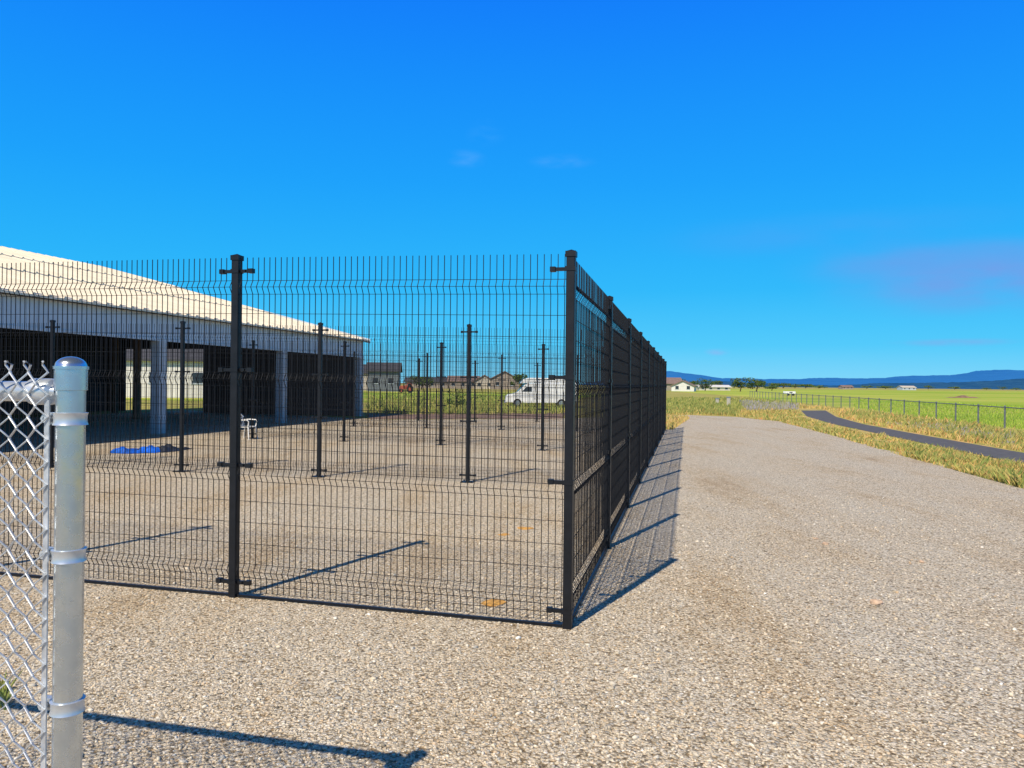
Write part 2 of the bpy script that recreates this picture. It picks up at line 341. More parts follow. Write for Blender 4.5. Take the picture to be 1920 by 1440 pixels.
def post(p, h, rz, arms, label, group, plate, w=.056):
    t = thing('fence_post', label, 'fence post', p, rz, group); a = w/2
    m = MB(); m.box(-a, a, -a, a, 0, h-.02); m.build('post_tube', MAT['black'], t, bevel=.005)
    m = MB(); c = a+.005; m.box(-c, c, -c, c, h-.04, h-.005); m.add([(-c*.8,-c*.8,h-.004),(c*.8,-c*.8,h-.004),(c*.8,c*.8,h-.004),(-c*.8,c*.8,h-.004),(0,0,h+.008)], [(0,1,4),(1,2,4),(2,3,4),(3,0,4)]); m.build('post_cap', MAT['black'], t)
    for k in (.048, .388, .665, .952):
        z = h*k; m = MB(); m.box(-a-.004, a+.004, -a-.004, a+.004, z-.014, z+.014)
        for ang in arms:
            R = Matrix.Rotation(ang, 4, 'Z'); m.box(a+.004, .132, -.01, .01, z-.011, z+.011, R); m.box(.1, .135, -.018, .018, z-.016, z+.016, R)
            m.box(.06, .078, -.02, -.01, z-.008, z+.008, R)
        m.build('bracket', MAT['black'], t)
    if plate:
        m = MB(); m.box(-.1, .1, -.1, .1, .009, .02)
        for sx in (-.075,.075):
            for sy in (-.075,.075): m.lathe([(.011,.02),(.011,.036)], 6, (sx,sy,0))
        m.build('base_plate', MAT['black'], t)
    return t
corner = G(1064,1180); fp = G(438,1121)
step = fp-corner; third = corner+step*2
hC = at(1069,470,corner.y).z; hF = at(441,478,fp.y).z
sd = Vector((.547, 2.4, 0)); side = [corner+sd*i for i in range(10)]
srz = math.atan2(sd.y, sd.x); frz = math.atan2(-step.y, -step.x)
post(corner, hC, frz, [PI, srz-frz], 'black square corner post where the front and side fences meet', None, False)
post(fp, hF, frz, [0, PI], 'tall black square post left of the corner in the front fence', None, False)
post(third, hF+.03, frz, [0, PI], 'black square post of the front fence just past the left picture edge', None, False)
panel(fp, corner, hF-.03, hC-.03, 'large black wire mesh panel facing the viewer beside the corner post', 'front fence panels', True)
panel(third, fp, hF, hF-.03, 'black wire mesh panel of the front fence behind the galvanised post', 'front fence panels', True)
panel(third+step, third, hF, hF, 'black wire mesh panel of the front fence beyond the left edge', 'front fence panels', True)
for i in range(9):
    post(side[i+1], hC-.01, srz, [0, PI], f'black post of the receding side fence, {ORD[i]} one behind the corner post' if i < 8 else 'last black post at the far end of the receding side fence', 'posts of the side fence', False)
    panel(side[i], side[i+1], hC-.04, hC-.04, f'black mesh panel of the receding side fence, {ORD[i]} from the corner post' if i < 8 else 'farthest black mesh panel of the receding side fence', 'panels of the side fence', True, r=.0022, jit=.007)
rows = [('nearest inner row', [(877,905,608),(598,895,605),(340,885,602),(96,877,600)], True),
        ('middle inner row', [(1017,845,645),(826,835,642),(645,828,640),(473,822,638)], True),
        ('rear inner row', [(940,806,665),(800,803,662),(663,800,659)], True),
        ('farthest row of posts', [(1007,791,680),(890,790,676),(785,789,672)], False)]
def side_hit(p, d):
    n = Vector((-sd.y, sd.x)); q = Vector((corner.x-p.x, corner.y-p.y)); t = q.dot(n)/Vector((d.x, d.y)).dot(n)
    return p+d*t
for (rn, lst, mesh) in rows:
    P = [G(a, b) for a, b, c in lst]; Hh = [at(a, c, G(a, b).y).z for a, b, c in lst]
    d = P[0]-P[1]; rz = math.atan2(d.y, d.x)
    for i, p in enumerate(P):
        post(p, Hh[i], rz, [0, PI], f'black post with foot plate, {ORD[i]} from right in the {rn}' if i else f'black post with foot plate, rightmost one in the {rn}', 'posts inside the yard', True)
    if mesh:
        e = side_hit(P[0], d); 
        if (e-P[0]).length > 3.6:
            mid = P[0]+d*.98 if (e-P[0]).length < 5.4 else P[0].lerp(e, .5)
            post(mid, Hh[0], rz, [0, PI], f'black post of the {rn} standing hidden behind the corner post', 'posts inside the yard', True)
            panel(P[0], mid, Hh[0]-.06, Hh[0]-.06, f'{rn} mesh panel right of its rightmost clear post', 'panels inside the yard')
            panel(mid, e, Hh[0]-.06, hC-.04, f'{rn} mesh panel joining the side fence', 'panels inside the yard')
        else:
            panel(P[0], e, Hh[0]-.06, hC-.04, f'{rn} mesh panel joining the side fence', 'panels inside the yard')
        for i in range(len(P)-1):
            panel(P[i+1], P[i], Hh[i+1]-.06, Hh[i]-.06, f'{rn} mesh panel between its {ORD[i]} and {ORD[i+1]} posts from the right', 'panels inside the yard')
        panel(P[-1]-d, P[-1], Hh[-1]-.06, Hh[-1]-.06, f'leftmost black wire mesh panel of the {rn}', 'panels inside the yard')
# ------------------------------------------------------------------ galvanised chain link fence
cb = at(131, 900, 1.9); cb = Vector((cb.x, cb.y, 0))
cf = thing('chain_link_fence', 'galvanised chain link fence end with round domed post at the left edge', 'fence', cb, math.atan2(.24, -.96))
ht = at(135, 688, 1.9).z; R0 = .0335
m = MB(); m.lathe([(R0,0),(R0,ht)], 48); m.build('post_tube', MAT['galv'], cf, True)
m = MB(); C1 = R0+.0035
m.lathe([(R0+.0003,ht-.058),(C1,ht-.057),(C1,ht-.006),(C1+.0026,ht-.0055),(C1+.0026,ht+.0015),(C1*.97,ht+.002)]+[(C1*.96*math.cos(a),ht+.002+.024*math.sin(a)) for a in np.linspace(.05,1.54,9)], 48); m.build('post_cap', MAT['galv'], cf, True)
def band(z):
    m = MB()
    m.lathe([(R0+.0005,z-.016),(R0+.0062,z-.015),(R0+.0035,z-.008),(R0+.0035,z+.008),(R0+.0062,z+.015),(R0+.0005,z+.016)], 40)
    m.box(R0-.003, R0+.036, -.0085, .0085, z-.0145, z+.0145); m.tube([(R0+.022,-.026,z),(R0+.022,.024,z)], .0055, 8); m.tube([(R0+.022,.012,z),(R0+.022,.024,z)], .0115, 6); m.tube([(R0+.022,-.026,z),(R0+.022,-.016,z)], .0105, 8)
    return m.build('tension_band', MAT['bright'], cf, True)
rz_ = ht-.062
for pyb in (785, 1040, 1322):
    band(at(128, pyb, 1.9).z)
m = MB(); m.tube([(.075,0,rz_),(3.2,0,rz_)], .0255, 24); m.build('top_rail', MAT['bright'], cf, True)
m = MB(); m.tube([(R0+.002,0,rz_),(R0+.012,0,rz_),(R0+.018,0,rz_),(R0+.024,0,rz_),(.11,0,rz_),(.112,0,rz_)], [.016,.02,.03,.033,.033,.028], 24); m.build('rail_end_cup', MAT['bright'], cf, True)
W = .028; m = MB(); ztop = rz_+.05
for k in range(54):
    x0 = R0+.003+k*W; pts = []; z = .03; j = 0
    while z < ztop:
        e = (j+k) % 2
        pts.append((x0+(W+.002 if e else -.002), .038+(.0038 if j % 2 else -.0038), z)); z += W*.98; j += 1
    l = pts[-1]; pts.append((l[0]+(-.012 if (j-1+k) % 2 else .012), .038, l[2]+.018)); pts.append((l[0]+(-.004 if (j-1+k) % 2 else .004), .046, l[2]+.026))
    m.tube(pts, .003, 7)
m.build('chain_link_mesh', MAT['wire'], cf, True)
m = MB(); m.box(R0+.0, R0+.014, .0275, .0315, .05, ztop-.07); m.build('tension_bar', MAT['wire'], cf)
# ------------------------------------------------------------------ open sided building
bd = Vector((.25,1,0)).normalized(); bn = Vector((-bd.y, bd.x, 0))
far = G(680,780)
L = 27.0; near = far-bd*L
ang = math.atan2(bd.y, bd.x)
B = thing('pole_building', 'long open fronted white metal building with cream ribbed roof', 'building', near, ang)
EZ, HB, HW, SL = 3.57, 2.74, 14.0, .25
m = MB(); m.box(0, L, 0, .08, HB, EZ)
x = .15
while x < L: m.box(x-.03, x+.03, -.012, 0.002, HB+.03, EZ-.12); x += .3
m.build('header_panel', MAT['white'], B)
m = MB(); m.box(-.1, L+.03, -.10, -.03, EZ-.11, EZ-.005); m.build('eave_trim', MAT['white'], B)
m = MB(); m.box(0, L, -.025, .10, HB-.05, HB+.025); m.build('header_trim', MAT['white'], B)
for xx in (L-.2, L-6.85, L-13.55, L-20.3, .2):
    m = MB(); m.box(xx-.16, xx+.16, -.03, .27, 0, HB-.052)
    for q in (-.09, .09): m.box(xx+q-.02, xx+q+.02, -.04, -.028, .06, HB-.1)
    m.build('column', MAT['column'], B)
m = MB()
for (a, b_, lift) in ((-.28, 4.9, 0), (4.75, 9.7, .06), (9.55, HW, .12)):
    z0 = EZ+SL*a+lift; z1 = EZ+SL*b_+lift; x0, x1 = -.3, L+.06
    prof = []; x = x0
    while x < x1-.5:
        prof += [(x,0),(x+.04,.05),(x+.09,.05),(x+.13,0)]; x += .45
    prof.append((x1,0)); n = len(prof)
    V = [(px_, a, z0+dz) for px_, dz in prof]+[(px_, b_, z1+dz) for px_, dz in prof]
    V += [(x0,a,z0-.05),(x1,a,z0-.05),(x0,b_,z1-.05),(x1,b_,z1-.05)]
    F = [(i,i+1,n+i+1,n+i) for i in range(n-1)]+[(2*n,2*n+1,2*n+3,2*n+2),tuple([2*n]+list(range(n))+[2*n+1]), (n-1,2*n-1,2*n+3,2*n+1), (0,2*n,2*n+2,n)]
    m.add(V, F)
m.build('roof', MAT['roof'], B)
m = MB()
m.add([(-.2,-.2,EZ-.09-SL*.2),(L,-.2,EZ-.09-SL*.2),(L,HW,EZ-.09+SL*HW),(-.2,HW,EZ-.09+SL*HW)], [(0,1,2,3)]); m.build('shade_ceiling', MAT['dark'], B)  # sheet added under the roof, its dark colour painting the shade there
m = MB()
for q in np.arange(.8, HW, 1.4): m.box(0.1, L-.1, q-.05, q+.05, EZ+SL*q-.34, EZ+SL*q-.12)
m.build('purlins', MAT['wood'], B)
m = MB(); m.box(0, L-11.5, HW-.1, HW, 0, EZ+SL*HW-.1); m.box(L-11.5, L-9.0, HW-.1, HW, 3.0, EZ+SL*HW-.1); m.box(L-9.0, L, HW-.1, HW, 0, EZ+SL*HW-.1); m.build('back_wall', MAT['dark'], B)  # wall coloured dark so the bays look deeply shaded
m = MB()
for q in np.arange(.9, 3.2, .75): m.box(.1, L-11.5, HW-.2, HW-.1, q, q+.1)
m.build('wall_girts', MAT['wood'], B)
def gable(xa, xb, segs, name, mat):
    m = MB()
    for (y0, y1, z0) in segs:
        V = []
        for xx in (xa, xb): V += [(xx,y0,z0),(xx,y1,z0),(xx,y1,EZ+SL*y1-.1),(xx,y0,EZ+SL*y0-.1)]
        m.add(V, [(0,1,2,3),(7,6,5,4),(0,4,5,1),(1,5,6,2),(2,6,7,3),(3,7,4,0)])
    return m.build(name, mat, B)
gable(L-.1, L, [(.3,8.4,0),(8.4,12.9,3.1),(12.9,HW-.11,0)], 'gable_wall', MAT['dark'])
gable(0, .1, [(.3,HW-.11,0)], 'gable_wall', MAT['dark'])  # unseen near end, closed to keep sun out of the interior
for (xx, yy) in ((L-6.85,6.5),(L-13.5,6.5),(L-8.5,12.5),(L-3,10.9),(L-16,10),(L-11,9),(L-18,12),(L-14.5,12.5)):
    m = MB(); m.box(xx-.1, xx+.1, yy-.1, yy+.1, 0, EZ+SL*yy-.35); m.build('inner_post', MAT['wood'], B)
m = MB(); V = []
for xx in (L+.065, L+.1): V += [(xx,-.3,EZ-SL*.3-.14),(xx,HW,EZ+SL*HW-.14),(xx,HW,EZ+SL*HW+.1),(xx,-.3,EZ-SL*.3+.06)]
m.add(V, [(0,1,2,3),(7,6,5,4),(0,4,5,1),(1,5,6,2),(2,6,7,3),(3,7,4,0)]); m.build('rake_trim', MAT['white'], B)
# ------------------------------------------------------------------ yard objects
def chair(p, rz, sc):
    t = thing('plastic_chair', 'white plastic garden chair on the gravel in front of the open building', 'chair', p, rz)
    t.scale = (sc, sc, sc)
    m = MB(); m.prism([(-.22,.41),(.2,.40),(.23,.42),(.21,.445),(-.22,.44)], -.22, .22); m.build('seat', MAT['plastic'], t, bevel=.008)
    m = MB()
    for k in range(5):
        y = -.18+k*.09; h = .86-.05*abs(k-2)
        m.tube([(-.2,y,.43),(-.25,y,.62),(-.3,y,h)], .014, 6)
    m.tube([(-.27,-.22,.74),(-.305,-.12,.83),(-.315,0,.87),(-.305,.12,.83),(-.27,.22,.74)], .024, 8); m.build('backrest', MAT['plastic'], t, True)
    for sx in (-1,1):
        for sy in (-1,1):
            m = MB(); m.tube([(.2*sx,.21*sy,.43),(.26*sx,.25*sy,0)], [.024,.017], 8); m.build('leg', MAT['plastic'], t, True)
    for sy in (-1,1):
        m = MB(); m.tube([(-.27,.23*sy,.64),(-.05,.26*sy,.66),(.2,.25*sy,.65),(.24,.24*sy,.6),(.2,.22*sy,.43)], .02, 8); m.build('armrest', MAT['plastic'], t, True)
chair(G(462,824), -.25, .8)
def crumple(name, c, sx, sy, h, mat, label, cat, rz):
    nx, ny = 26, 18; v = []; f = []
    a = rng.uniform(0, 6, 8)
    for j in range(ny):
        for i in range(nx):
            u = i/(nx-1)-.5; w = j/(ny-1)-.5
            e = 1-(2*max(abs(u), abs(w)))**4
            z = .016+h*max(0, e)*(.45+.3*math.sin(9*u+a[0]+4*w)+.25*math.sin(17*w+a[1]+6*u)+.15*math.sin(31*u-11*w+a[2]))
            v.append((u*sx*(1+.12*math.sin(6*w+a[3])), w*sy*(1+.15*math.sin(7*u+a[4])), max(.013, z)))
    for j in range(ny-1):
        for i in range(nx-1): f.append((j*nx+i, j*nx+i+1, (j+1)*nx+i+1, (j+1)*nx+i))
    o = rawmesh(name, v, f, mat); o.location = c; o.rotation_euler = (0,0,rz); tag(o, label, cat)
crumple('tarp', G(258,848), 1.0, .8, .12, MAT['tarp'], 'crumpled bright blue tarp lying on the gravel by the building', 'tarp', .2)
crumple('plastic_sheet', G(308,845), .8, .9, .12, MAT['darktarp'], 'crumpled dark plastic sheet beside the blue tarp', 'sheet', -.3)
def rock(px, py, r, label, mat, flat=.65, name='rock', cat='rock', seed=1):
    bm = bmesh.new(); bmesh.ops.create_icosphere(bm, subdivisions=3, radius=1); rr = random.Random(seed)
    ph = [rr.uniform(0,6) for _ in range(6)]
    for q in bm.verts:
        c = q.co; k = 1+.18*math.sin(2.3*c.x+ph[0])*math.cos(2.1*c.y+ph[1])+.1*math.sin(5*c.z+ph[2]+3*c.x)+.05*math.sin(9*c.y+ph[3])
        q.co = Vector((c.x*1.25*k, c.y*k, c.z*flat*k))*r
    me = bpy.data.meshes.new(name); bm.to_mesh(me); bm.free(); me.materials.append(mat)
    o = bpy.data.objects.new(name, me); COL.objects.link(o); g = G(px, py); o.location = (g.x, g.y, .008+r*flat*.45); o.rotation_euler = (0,0,seed); tag(o, label, cat)
rock(1643,1134,.033,'small tan stone lying alone on the open gravel drive',MAT['rock'],.7,seed=3)
rock(1728,1056,.022,'small reddish stone on the gravel drive at the right',MAT['rock'],.6,seed=5)
rock(1548,1022,.03,'flattish pinkish stone on the drive right of the fence shadow',MAT['rock'],.5,seed=8)
rock(1530,1012,.02,'little pinkish stone just behind the flattish one',MAT['rock'],.5,seed=9)
rock(925,1133,.075,'flat rusty orange clump of dirt behind the front fence panel',MAT['rust'],.1,'dirt_clump','dirt',4)
rock(985,992,.07,'small orange dirt clump deeper inside the fenced yard',MAT['rust'],.1,'dirt_clump','dirt',6)
rock(945,1004,.05,'tiny orange dirt clump left of the deeper clump',MAT['rust'],.1,'dirt_clump','dirt',7)
# ------------------------------------------------------------------ camper van
def motorhome():
    Y = 51.5; p = at(948, 730, Y); t = thing('camper_van', 'white camper van parked beyond the fenced yard', 'van', (p.x, Y, 0), .03); t.scale = (.8, .8, .84)
    w = 2.0
    m = MB(); m.prism([(0,.38),(.02,.8),(.15,.98),(.95,1.16),(1.6,1.78),(1.85,1.9),(3.2,1.95),(6.0,1.95),(6.05,.42),(5.0,.36),(1.3,.34)], 0, w); m.build('body', MAT['vanwhite'], t, bevel=.04)
    m = MB(); m.prism([(1.25,1.9),(1.5,2.24),(2.0,2.36),(5.9,2.36),(5.98,1.96),(2.0,1.955)], .06, w-.06); m.build('raised_roof', MAT['vanwhite'], t, bevel=.04)
    m = MB(); m.add([(1.0,.1,1.2),(1.0,w-.1,1.2),(1.56,w-.15,1.74),(1.56,.15,1.74)], [(0,1,2,3)]); o = m.build('windshield', MAT['glass'], t); o.location.x = -.03; o.location.z = .03
    m = MB(); m.prism([(1.35,1.24),(1.75,1.62),(2.2,1.64),(2.2,1.24)], -.01, .03); m.build('side_window', MAT['glass'], t)
    m = MB(); m.box(.6, 6.0, -.008, .02, .9, .95); m.build('stripe', MAT['stripe'], t)
    m = MB(); m.box(2.3, 2.33, -.006, .02, .5, 1.85); m.box(3.5, 3.53, -.006, .02, .5, 1.85); m.build('door_seam', MAT['stripe'], t)
    m = MB(); m.box(-.08, .1, .05, w-.05, .32, .55); m.build('bumper', MAT['stripe'], t, bevel=.02)
    m = MB(); m.box(-.02, .1, .15, .5, .68, .84); m.build('headlight', MAT['glass'], t)
    for x in (1.0, 4.7):
        for y in (-.02, w-.2):
            wl = MB(); wl.tube([(x,y,.34),(x,y+.22,.34)], .34, 24); o = wl.build('wheel', MAT['tyre'], t)
            r = MB(); r.tube([(x,y-.012,.34),(x,y+.05,.34)], .2, 16); r.build('rim', MAT['chrome'], o)
motorhome()
# ------------------------------------------------------------------ houses far off
def house(px, Y, w, d, hw, hr, wall, roof, label, rz=0, gable_front=False, group=None, win=3, name='house'):
    p = at(px, 730, Y); t = thing(name, label, 'house', (p.x, Y, 0), rz, group)
    if gable_front:
        m = MB(); m.prism([(-w/2,0),(w/2,0),(w/2,hw),(0,hw+hr-.05),(-w/2,hw)], 0, d); m.build('wall', wall, t)
        m = MB(); e = .4
        for s in (-1,1):
            m.prism([(0,hw+hr),(s*(w/2+e),hw-hr*e/(w/2)),(s*(w/2+e),hw-hr*e/(w/2)+.2),(0,hw+hr+.2)], -e, d+e)
        m.build('roof', roof, t)
    else:
        m = MB(); V = []
        for x in (-w/2, w/2): V += [(x,0,0),(x,d,0),(x,d,hw),(x,d/2,hw+hr-.05),(x,0,hw)]
        m.add(V, [(0,1,2,3,4),(9,8,7,6,5),(0,5,6,1),(1,6,7,2),(2,7,8,3),(3,8,9,4),(4,9,5,0)]); m.build('wall', wall, t)
        m = MB(); e = .4
        for (y0, z0, y1, z1) in ((-e, hw-hr*e/(d/2), d/2, hw+hr), (d/2, hw+hr, d+e, hw-hr*e/(d/2))):
            x0, x1 = -w/2-e, w/2+e
            m.add([(x0,y0,z0),(x1,y0,z0),(x1,y1,z1),(x0,y1,z1),(x0,y0,z0+.2),(x1,y0,z0+.2),(x1,y1,z1+.2),(x0,y1,z1+.2)], [(0,1,2,3),(7,6,5,4),(0,4,5,1),(1,5,6,2),(2,6,7,3),(3,7,4,0)])
        m.build('roof', roof, t)
    for k in range(win):
        x = -w/2+w*(k+.5)/win
        m = MB(); m.box(x-.45, x+.45, -.04, .05, hw*.4, hw*.4+.9); o = m.build('window', MAT['glass'], t)
        m = MB(); m.box(x-.55, x+.55, -.06, -.03, hw*.4-.14, hw*.4-.02); m.build('sill', MAT['white'], o)
    return t
house(718, 135, 5.4, 7, 3.6, 1.4, MAT['grey'], MAT['grey_roof'], 'dark grey house with gabled roof just right of the open building', .1, False, None, 2)
house(690, 150, 6, 8, 3.4, 1.6, MAT['cream'], MAT['grey_roof'], 'pale house half hidden behind the corner of the open building', 0, False, None, 2)
house(868, 230, 9, 8, 2.2, 1.5, MAT['tan'], MAT['brown_roof'], 'small tan house with brown roof left of the camper van', 0, False, 'houses behind the yard')
house(908, 225, 6, 8, 2.2, 1.8, MAT['cream'], MAT['brown_roof'], 'small cream gabled house between two tan houses behind the yard', 0, True, 'houses behind the yard', 2)
house(946, 215, 8, 8, 2.9, 2.1, MAT['tan'], MAT['brown_roof'], 'tan house with brown roof directly behind the camper van', 0, True, 'houses behind the yard', 2)
house(800, 230, 13, 8, 2.0, 1.1, MAT['tan'], MAT['grey_roof'], 'long low tan house with grey roof behind the yard', 0, False, 'houses behind the yard', 4)
house(1280, 215, 6.2, 9, 1.5, 1.4, MAT['pale'], MAT['brown_roof'], 'pale house with brownish gable just past the fence end', -.3, True, None, 2)
house(1258, 235, 7, 8, 2.2, 1.7, MAT['tan'], MAT['brown_roof'], 'tan house with brown roof behind the pale gabled house', 0, False, None, 2)
house(1340, 270, 11, 7, 1.2, .6, MAT['cream'], MAT['pale'], 'long low pale building left of the dark trees', 0, False, None, 4, 'low_building')
house(290, 68, 11, 8, 3.4, 1.6, MAT['pale'], MAT['grey_roof'], 'pale grey house seen through the opening of the dark building', .1, False, None, 3)
house(1705, 620, 11, 9, 2, 1.3, MAT['white'], MAT['cream'], 'tiny white farm building far across the field', 0, False, 'far farm buildings', 3, 'farm_building')
house(1590, 700, 10, 9, 2, 1.5, MAT['tan'], MAT['brown_roof'], 'tiny brown roofed farm building far across the field', 0, False, 'far farm buildings', 3, 'farm_building')
def trailer(px, py, L_, label):
    g = G(px, py); t = thing('trailer', label, 'trailer', g, .2)
    m = MB(); m.box(-L_/2, L_/2, 0, 1.0, .3, .75); m.build('body', MAT['vanwhite'], t, bevel=.08)
    m = MB(); m.box(-.3, .3, -.02, .02, .5, .66); m.build('window', MAT['glass'], t)
    for x in (-L_*.25, L_*.25):
        w = MB(); w.tube([(x,-.05,.2),(x,.15,.2)], .2, 14); w.build('wheel', MAT['tyre'], t)
trailer(1483, 742, 1.9, 'small low white trailer standing on the field beyond the low fence')
g = at(762, 730, 118); t = thing('red_tractor', 'small dull red tractor standing beyond the yard by the grey house', 'tractor', (g.x, 118, 0), .1); t.scale = (.7,.7,.8)
m = MB(); m.prism([(-1.5,.7),(.1,.7),(.1,1.5),(-1.3,1.4),(-1.5,1.2)], -.4, .4); m.build('hood', MAT['red'], t, bevel=.05)
m = MB(); m.prism([(.1,.7),(1.3,.7),(1.3,1.3),(1.1,1.9),(.3,1.9),(.1,1.5)], -.55, .55); c = m.build('cab', MAT['red'], t, bevel=.05)
m = MB(); m.prism([(.25,1.35),(1.1,1.35),(1.0,1.82),(.35,1.82)], -.57, .57); m.build('window', MAT['glass'], c)
for x, r in ((-1.1,.42),(.8,.75)):
    for y in (-.8,.55):
        w = MB(); w.tube([(x,y,r),(x,y+.28,r)], r, 18); o = w.build('wheel', MAT['tyre'], t)
        w = MB(); w.tube([(x,y-.02,r),(x,y+.3,r)], r*.5, 14); w.build('rim', MAT['red'], o)
for px, py, h, lab in ((1366, 760, .6, 'pale utility pedestal with dark cap standing in the weeds'), (1345, 757, .4, 'shorter pale utility pedestal left of the taller one')):
    g = G(px, py); t = thing('utility_pedestal', lab, 'utility pedestal', g, .3)
    m = MB(); m.box(-.11,.11,-.11,.11,0,h); m.build('body', MAT['cream'], t, bevel=.02)
    m = MB(); m.box(-.13,.13,-.13,.13,h+.002,h+.1); m.build('cap', MAT['stripe'], t, bevel=.02)
def mound(px, py, w, h, label):
    g = G(px, py); nx, ny = 30, 12; v = []; f = []
    for j in range(ny):
        for i in range(nx):
            u = i/(nx-1)*2-1; q = j/(ny-1)*2-1
            z = h*max(0, 1-u*u)*max(0, 1-q*q)*(.7+.35*math.sin(7*u+2)+.2*math.sin(15*u+3*q))
            v.append((u*w/2, q*1.5, max(0,z)))
    for j in range(ny-1):
        for i in range(nx-1): f.append((j*nx+i, j*nx+i+1, (j+1)*nx+i+1, (j+1)*nx+i))
    o = rawmesh('dirt_mound', v, f, MAT['mulch']); o.location = g; tag(o, label, 'dirt mound')
mound(1806, 746, 5.0, .42, 'reddish brown dirt mound out on the green field')
# ------------------------------------------------------------------ trees
def tree(px, Y, w, h, label, group=None, name='tree', leafs=900, th=.25):
    p = at(px, 730, Y); t = thing(name, label, 'tree' if name == 'tree' else 'bush', (p.x, Y, 0), 0, group)
    m = MB(); m.tube([(0,0,0),(.05*w,0,h*.4),(0,.03*w,h*.8)], [.03*w,.022*w,.006*w], 7)
    for k in range(4):
        a = k*1.6; m.tube([(.03*w,0,h*(.25+.1*k)),(.3*w*math.cos(a),.3*w*math.sin(a),h*(.45+.1*k))], [.014*w,.004*w], 5)
    m.build('trunk', MAT['bark'], t, True)
    v = []; f = []; cl = [(random.uniform(-.34,.34)*w, random.uniform(-.34,.34)*w, h*random.uniform(th+.1,.86), random.uniform(.13,.24)) for _ in range(14)]
    for _ in range(leafs):
        cx, cy, cz, cr = random.choice(cl); d = Vector((random.gauss(0,1),random.gauss(0,1),random.gauss(0,1))).normalized()*random.uniform(.4,1)**.5
        c = Vector((cx,cy,cz))+Vector((d.x*cr*w, d.y*cr*w, d.z*cr*.8*min(w,h))); s = .035*w*random.uniform(.6,1.3)
        a = Vector((random.gauss(0,1),random.gauss(0,1),random.gauss(0,1))).normalized(); b = a.orthogonal().normalized()
        o = len(v); v += [tuple(c+a*s), tuple(c+b*s*.6), tuple(c-a*s), tuple(c-b*s*.6)]; f.append((o,o+1,o+2,o+3))
    rawmesh('crown', v, f, MAT['leaf'], t)
tree(1322, 240, 5.5, 4.0, 'small dark tree nearest the pale gabled house', 'trees on the horizon')
tree(1345, 280, 6, 3.6, 'low spreading tree behind the long low pale building', 'trees on the horizon')
tree(1388, 230, 6, 4.4, 'left one of the two rounded dark trees beyond the weeds', 'trees on the horizon')
tree(1418, 225, 7, 4.2, 'right one of the two rounded dark trees beyond the weeds', 'trees on the horizon')
tree(1447, 300, 6, 3.2, 'small tree standing right of the two rounded trees', 'trees on the horizon')
tree(855, 47, 1.3, 1.25, 'leafy green bush at the far edge of the yard', None, 'bush', 700, .1)
tree(975, 190, 6, 4.5, 'tree rising behind the camper van', 'trees behind the yard')
tree(790, 180, 6, 3.4, 'tree behind the red tractor', 'trees behind the yard')
tree(1292, 330, 9, 5.0, 'tree crown behind the roof of the pale gabled house', 'trees on the horizon')
for i, px in enumerate((1468, 1490, 1510, 1535, 1625, 1660, 1690, 1740, 1790, 1850, 1880, 1905)):
    tree(px, 900+50*i, random.uniform(16,30), random.uniform(4,7), 'tiny dark tree on the far side of the green field', 'far trees along the field', leafs=350)
# ------------------------------------------------------------------ low fence by the field
fd = (f2-f1).normalized(); FL = (f3-f1).length; start = f1-fd*7.5
def fence_pt(s):
    if s < 7.5+(f2-f1).length: return start+fd*s
    return f2+(f3-f2).normalized()*(s-7.5-(f2-f1).length)
FH = .88; spts = [fence_pt(s) for s in np.arange(0, FL+6, 2.6)]
proto = None
for i, p in enumerate(spts):
    if proto is None:
        m = MB(); m.tube([(0,0,0),(0,0,FH)], .034, 8); m.lathe([(.042,FH),(.034,FH+.03),(.01,FH+.045)], 8)
        proto = m.build('low_fence_post', MAT['fieldpost'], None); o = proto
        tag(o, 'thin grey post of the low chain link fence along the green field', 'fence post', 'posts of the low field fence')
    else:
        o = proto.copy(); COL.objects.link(o)
    o.location = p
fm = thing('low_chain_link_fence', 'low grey chain link fencing stretched along the green field', 'fence', (0,0,0))
m = MB(); m.tube([tuple(p+Vector((0,0,FH-.03))) for p in spts], .022, 6); m.build('top_rail', MAT['fieldpost'], fm)
V = []; F = []; total = (len(spts)-1)*2.6; s = 0; hw_ = .005
while s < min(total-1, 70):
    for sg in (-1, 1):
        a = fence_pt(s if sg > 0 else s+.84); b = fence_pt(s+.84 if sg > 0 else s)
        o = len(V); V += [(a.x,a.y,.03-hw_),(a.x,a.y,.03+hw_),(b.x,b.y,FH-.04+hw_),(b.x,b.y,FH-.04-hw_)]; F.append((o,o+1,o+2,o+3))
    s += .14
rawmesh('chain_link_mesh', V, F, MAT['fieldpost'], fm)
# ------------------------------------------------------------------ sun, sky, camera
az = Vector((-.487, -.873, 0)).normalized(); el = math.radians(46.8)
sdv = az*math.cos(el)+Vector((0,0,math.sin(el)))
sun = bpy.data.lights.new('sun', 'SUN'); sun.energy = 5.0; sun.angle = math.radians(.5); sun.color = (1, .89, .72)
so = bpy.data.objects.new('sun', sun); COL.objects.link(so); so.rotation_euler = (-sdv).to_track_quat('-Z', 'Y').to_euler(); so.location = (-20,-30,40)
w = bpy.data.worlds.new('World'); S.world = w; w.use_nodes = True; nt = w.node_tree; Lk = nt.links.new
bg = nt.nodes['Background']; bg.inputs['Strength'].default_value = .1
sky = nt.nodes.new('ShaderNodeTexSky'); sky.sky_type = 'NISHITA'; sky.sun_disc = False; sky.sun_elevation = el; sky.sun_rotation = math.radians(209.2); sky.air_density = 1.0; sky.dust_density = .3; sky.ozone_density = 2
tc = nt.nodes.new('ShaderNodeTexCoord'); sp = nt.nodes.new('ShaderNodeSeparateXYZ'); Lk(tc.outputs['Generated'], sp.inputs[0])
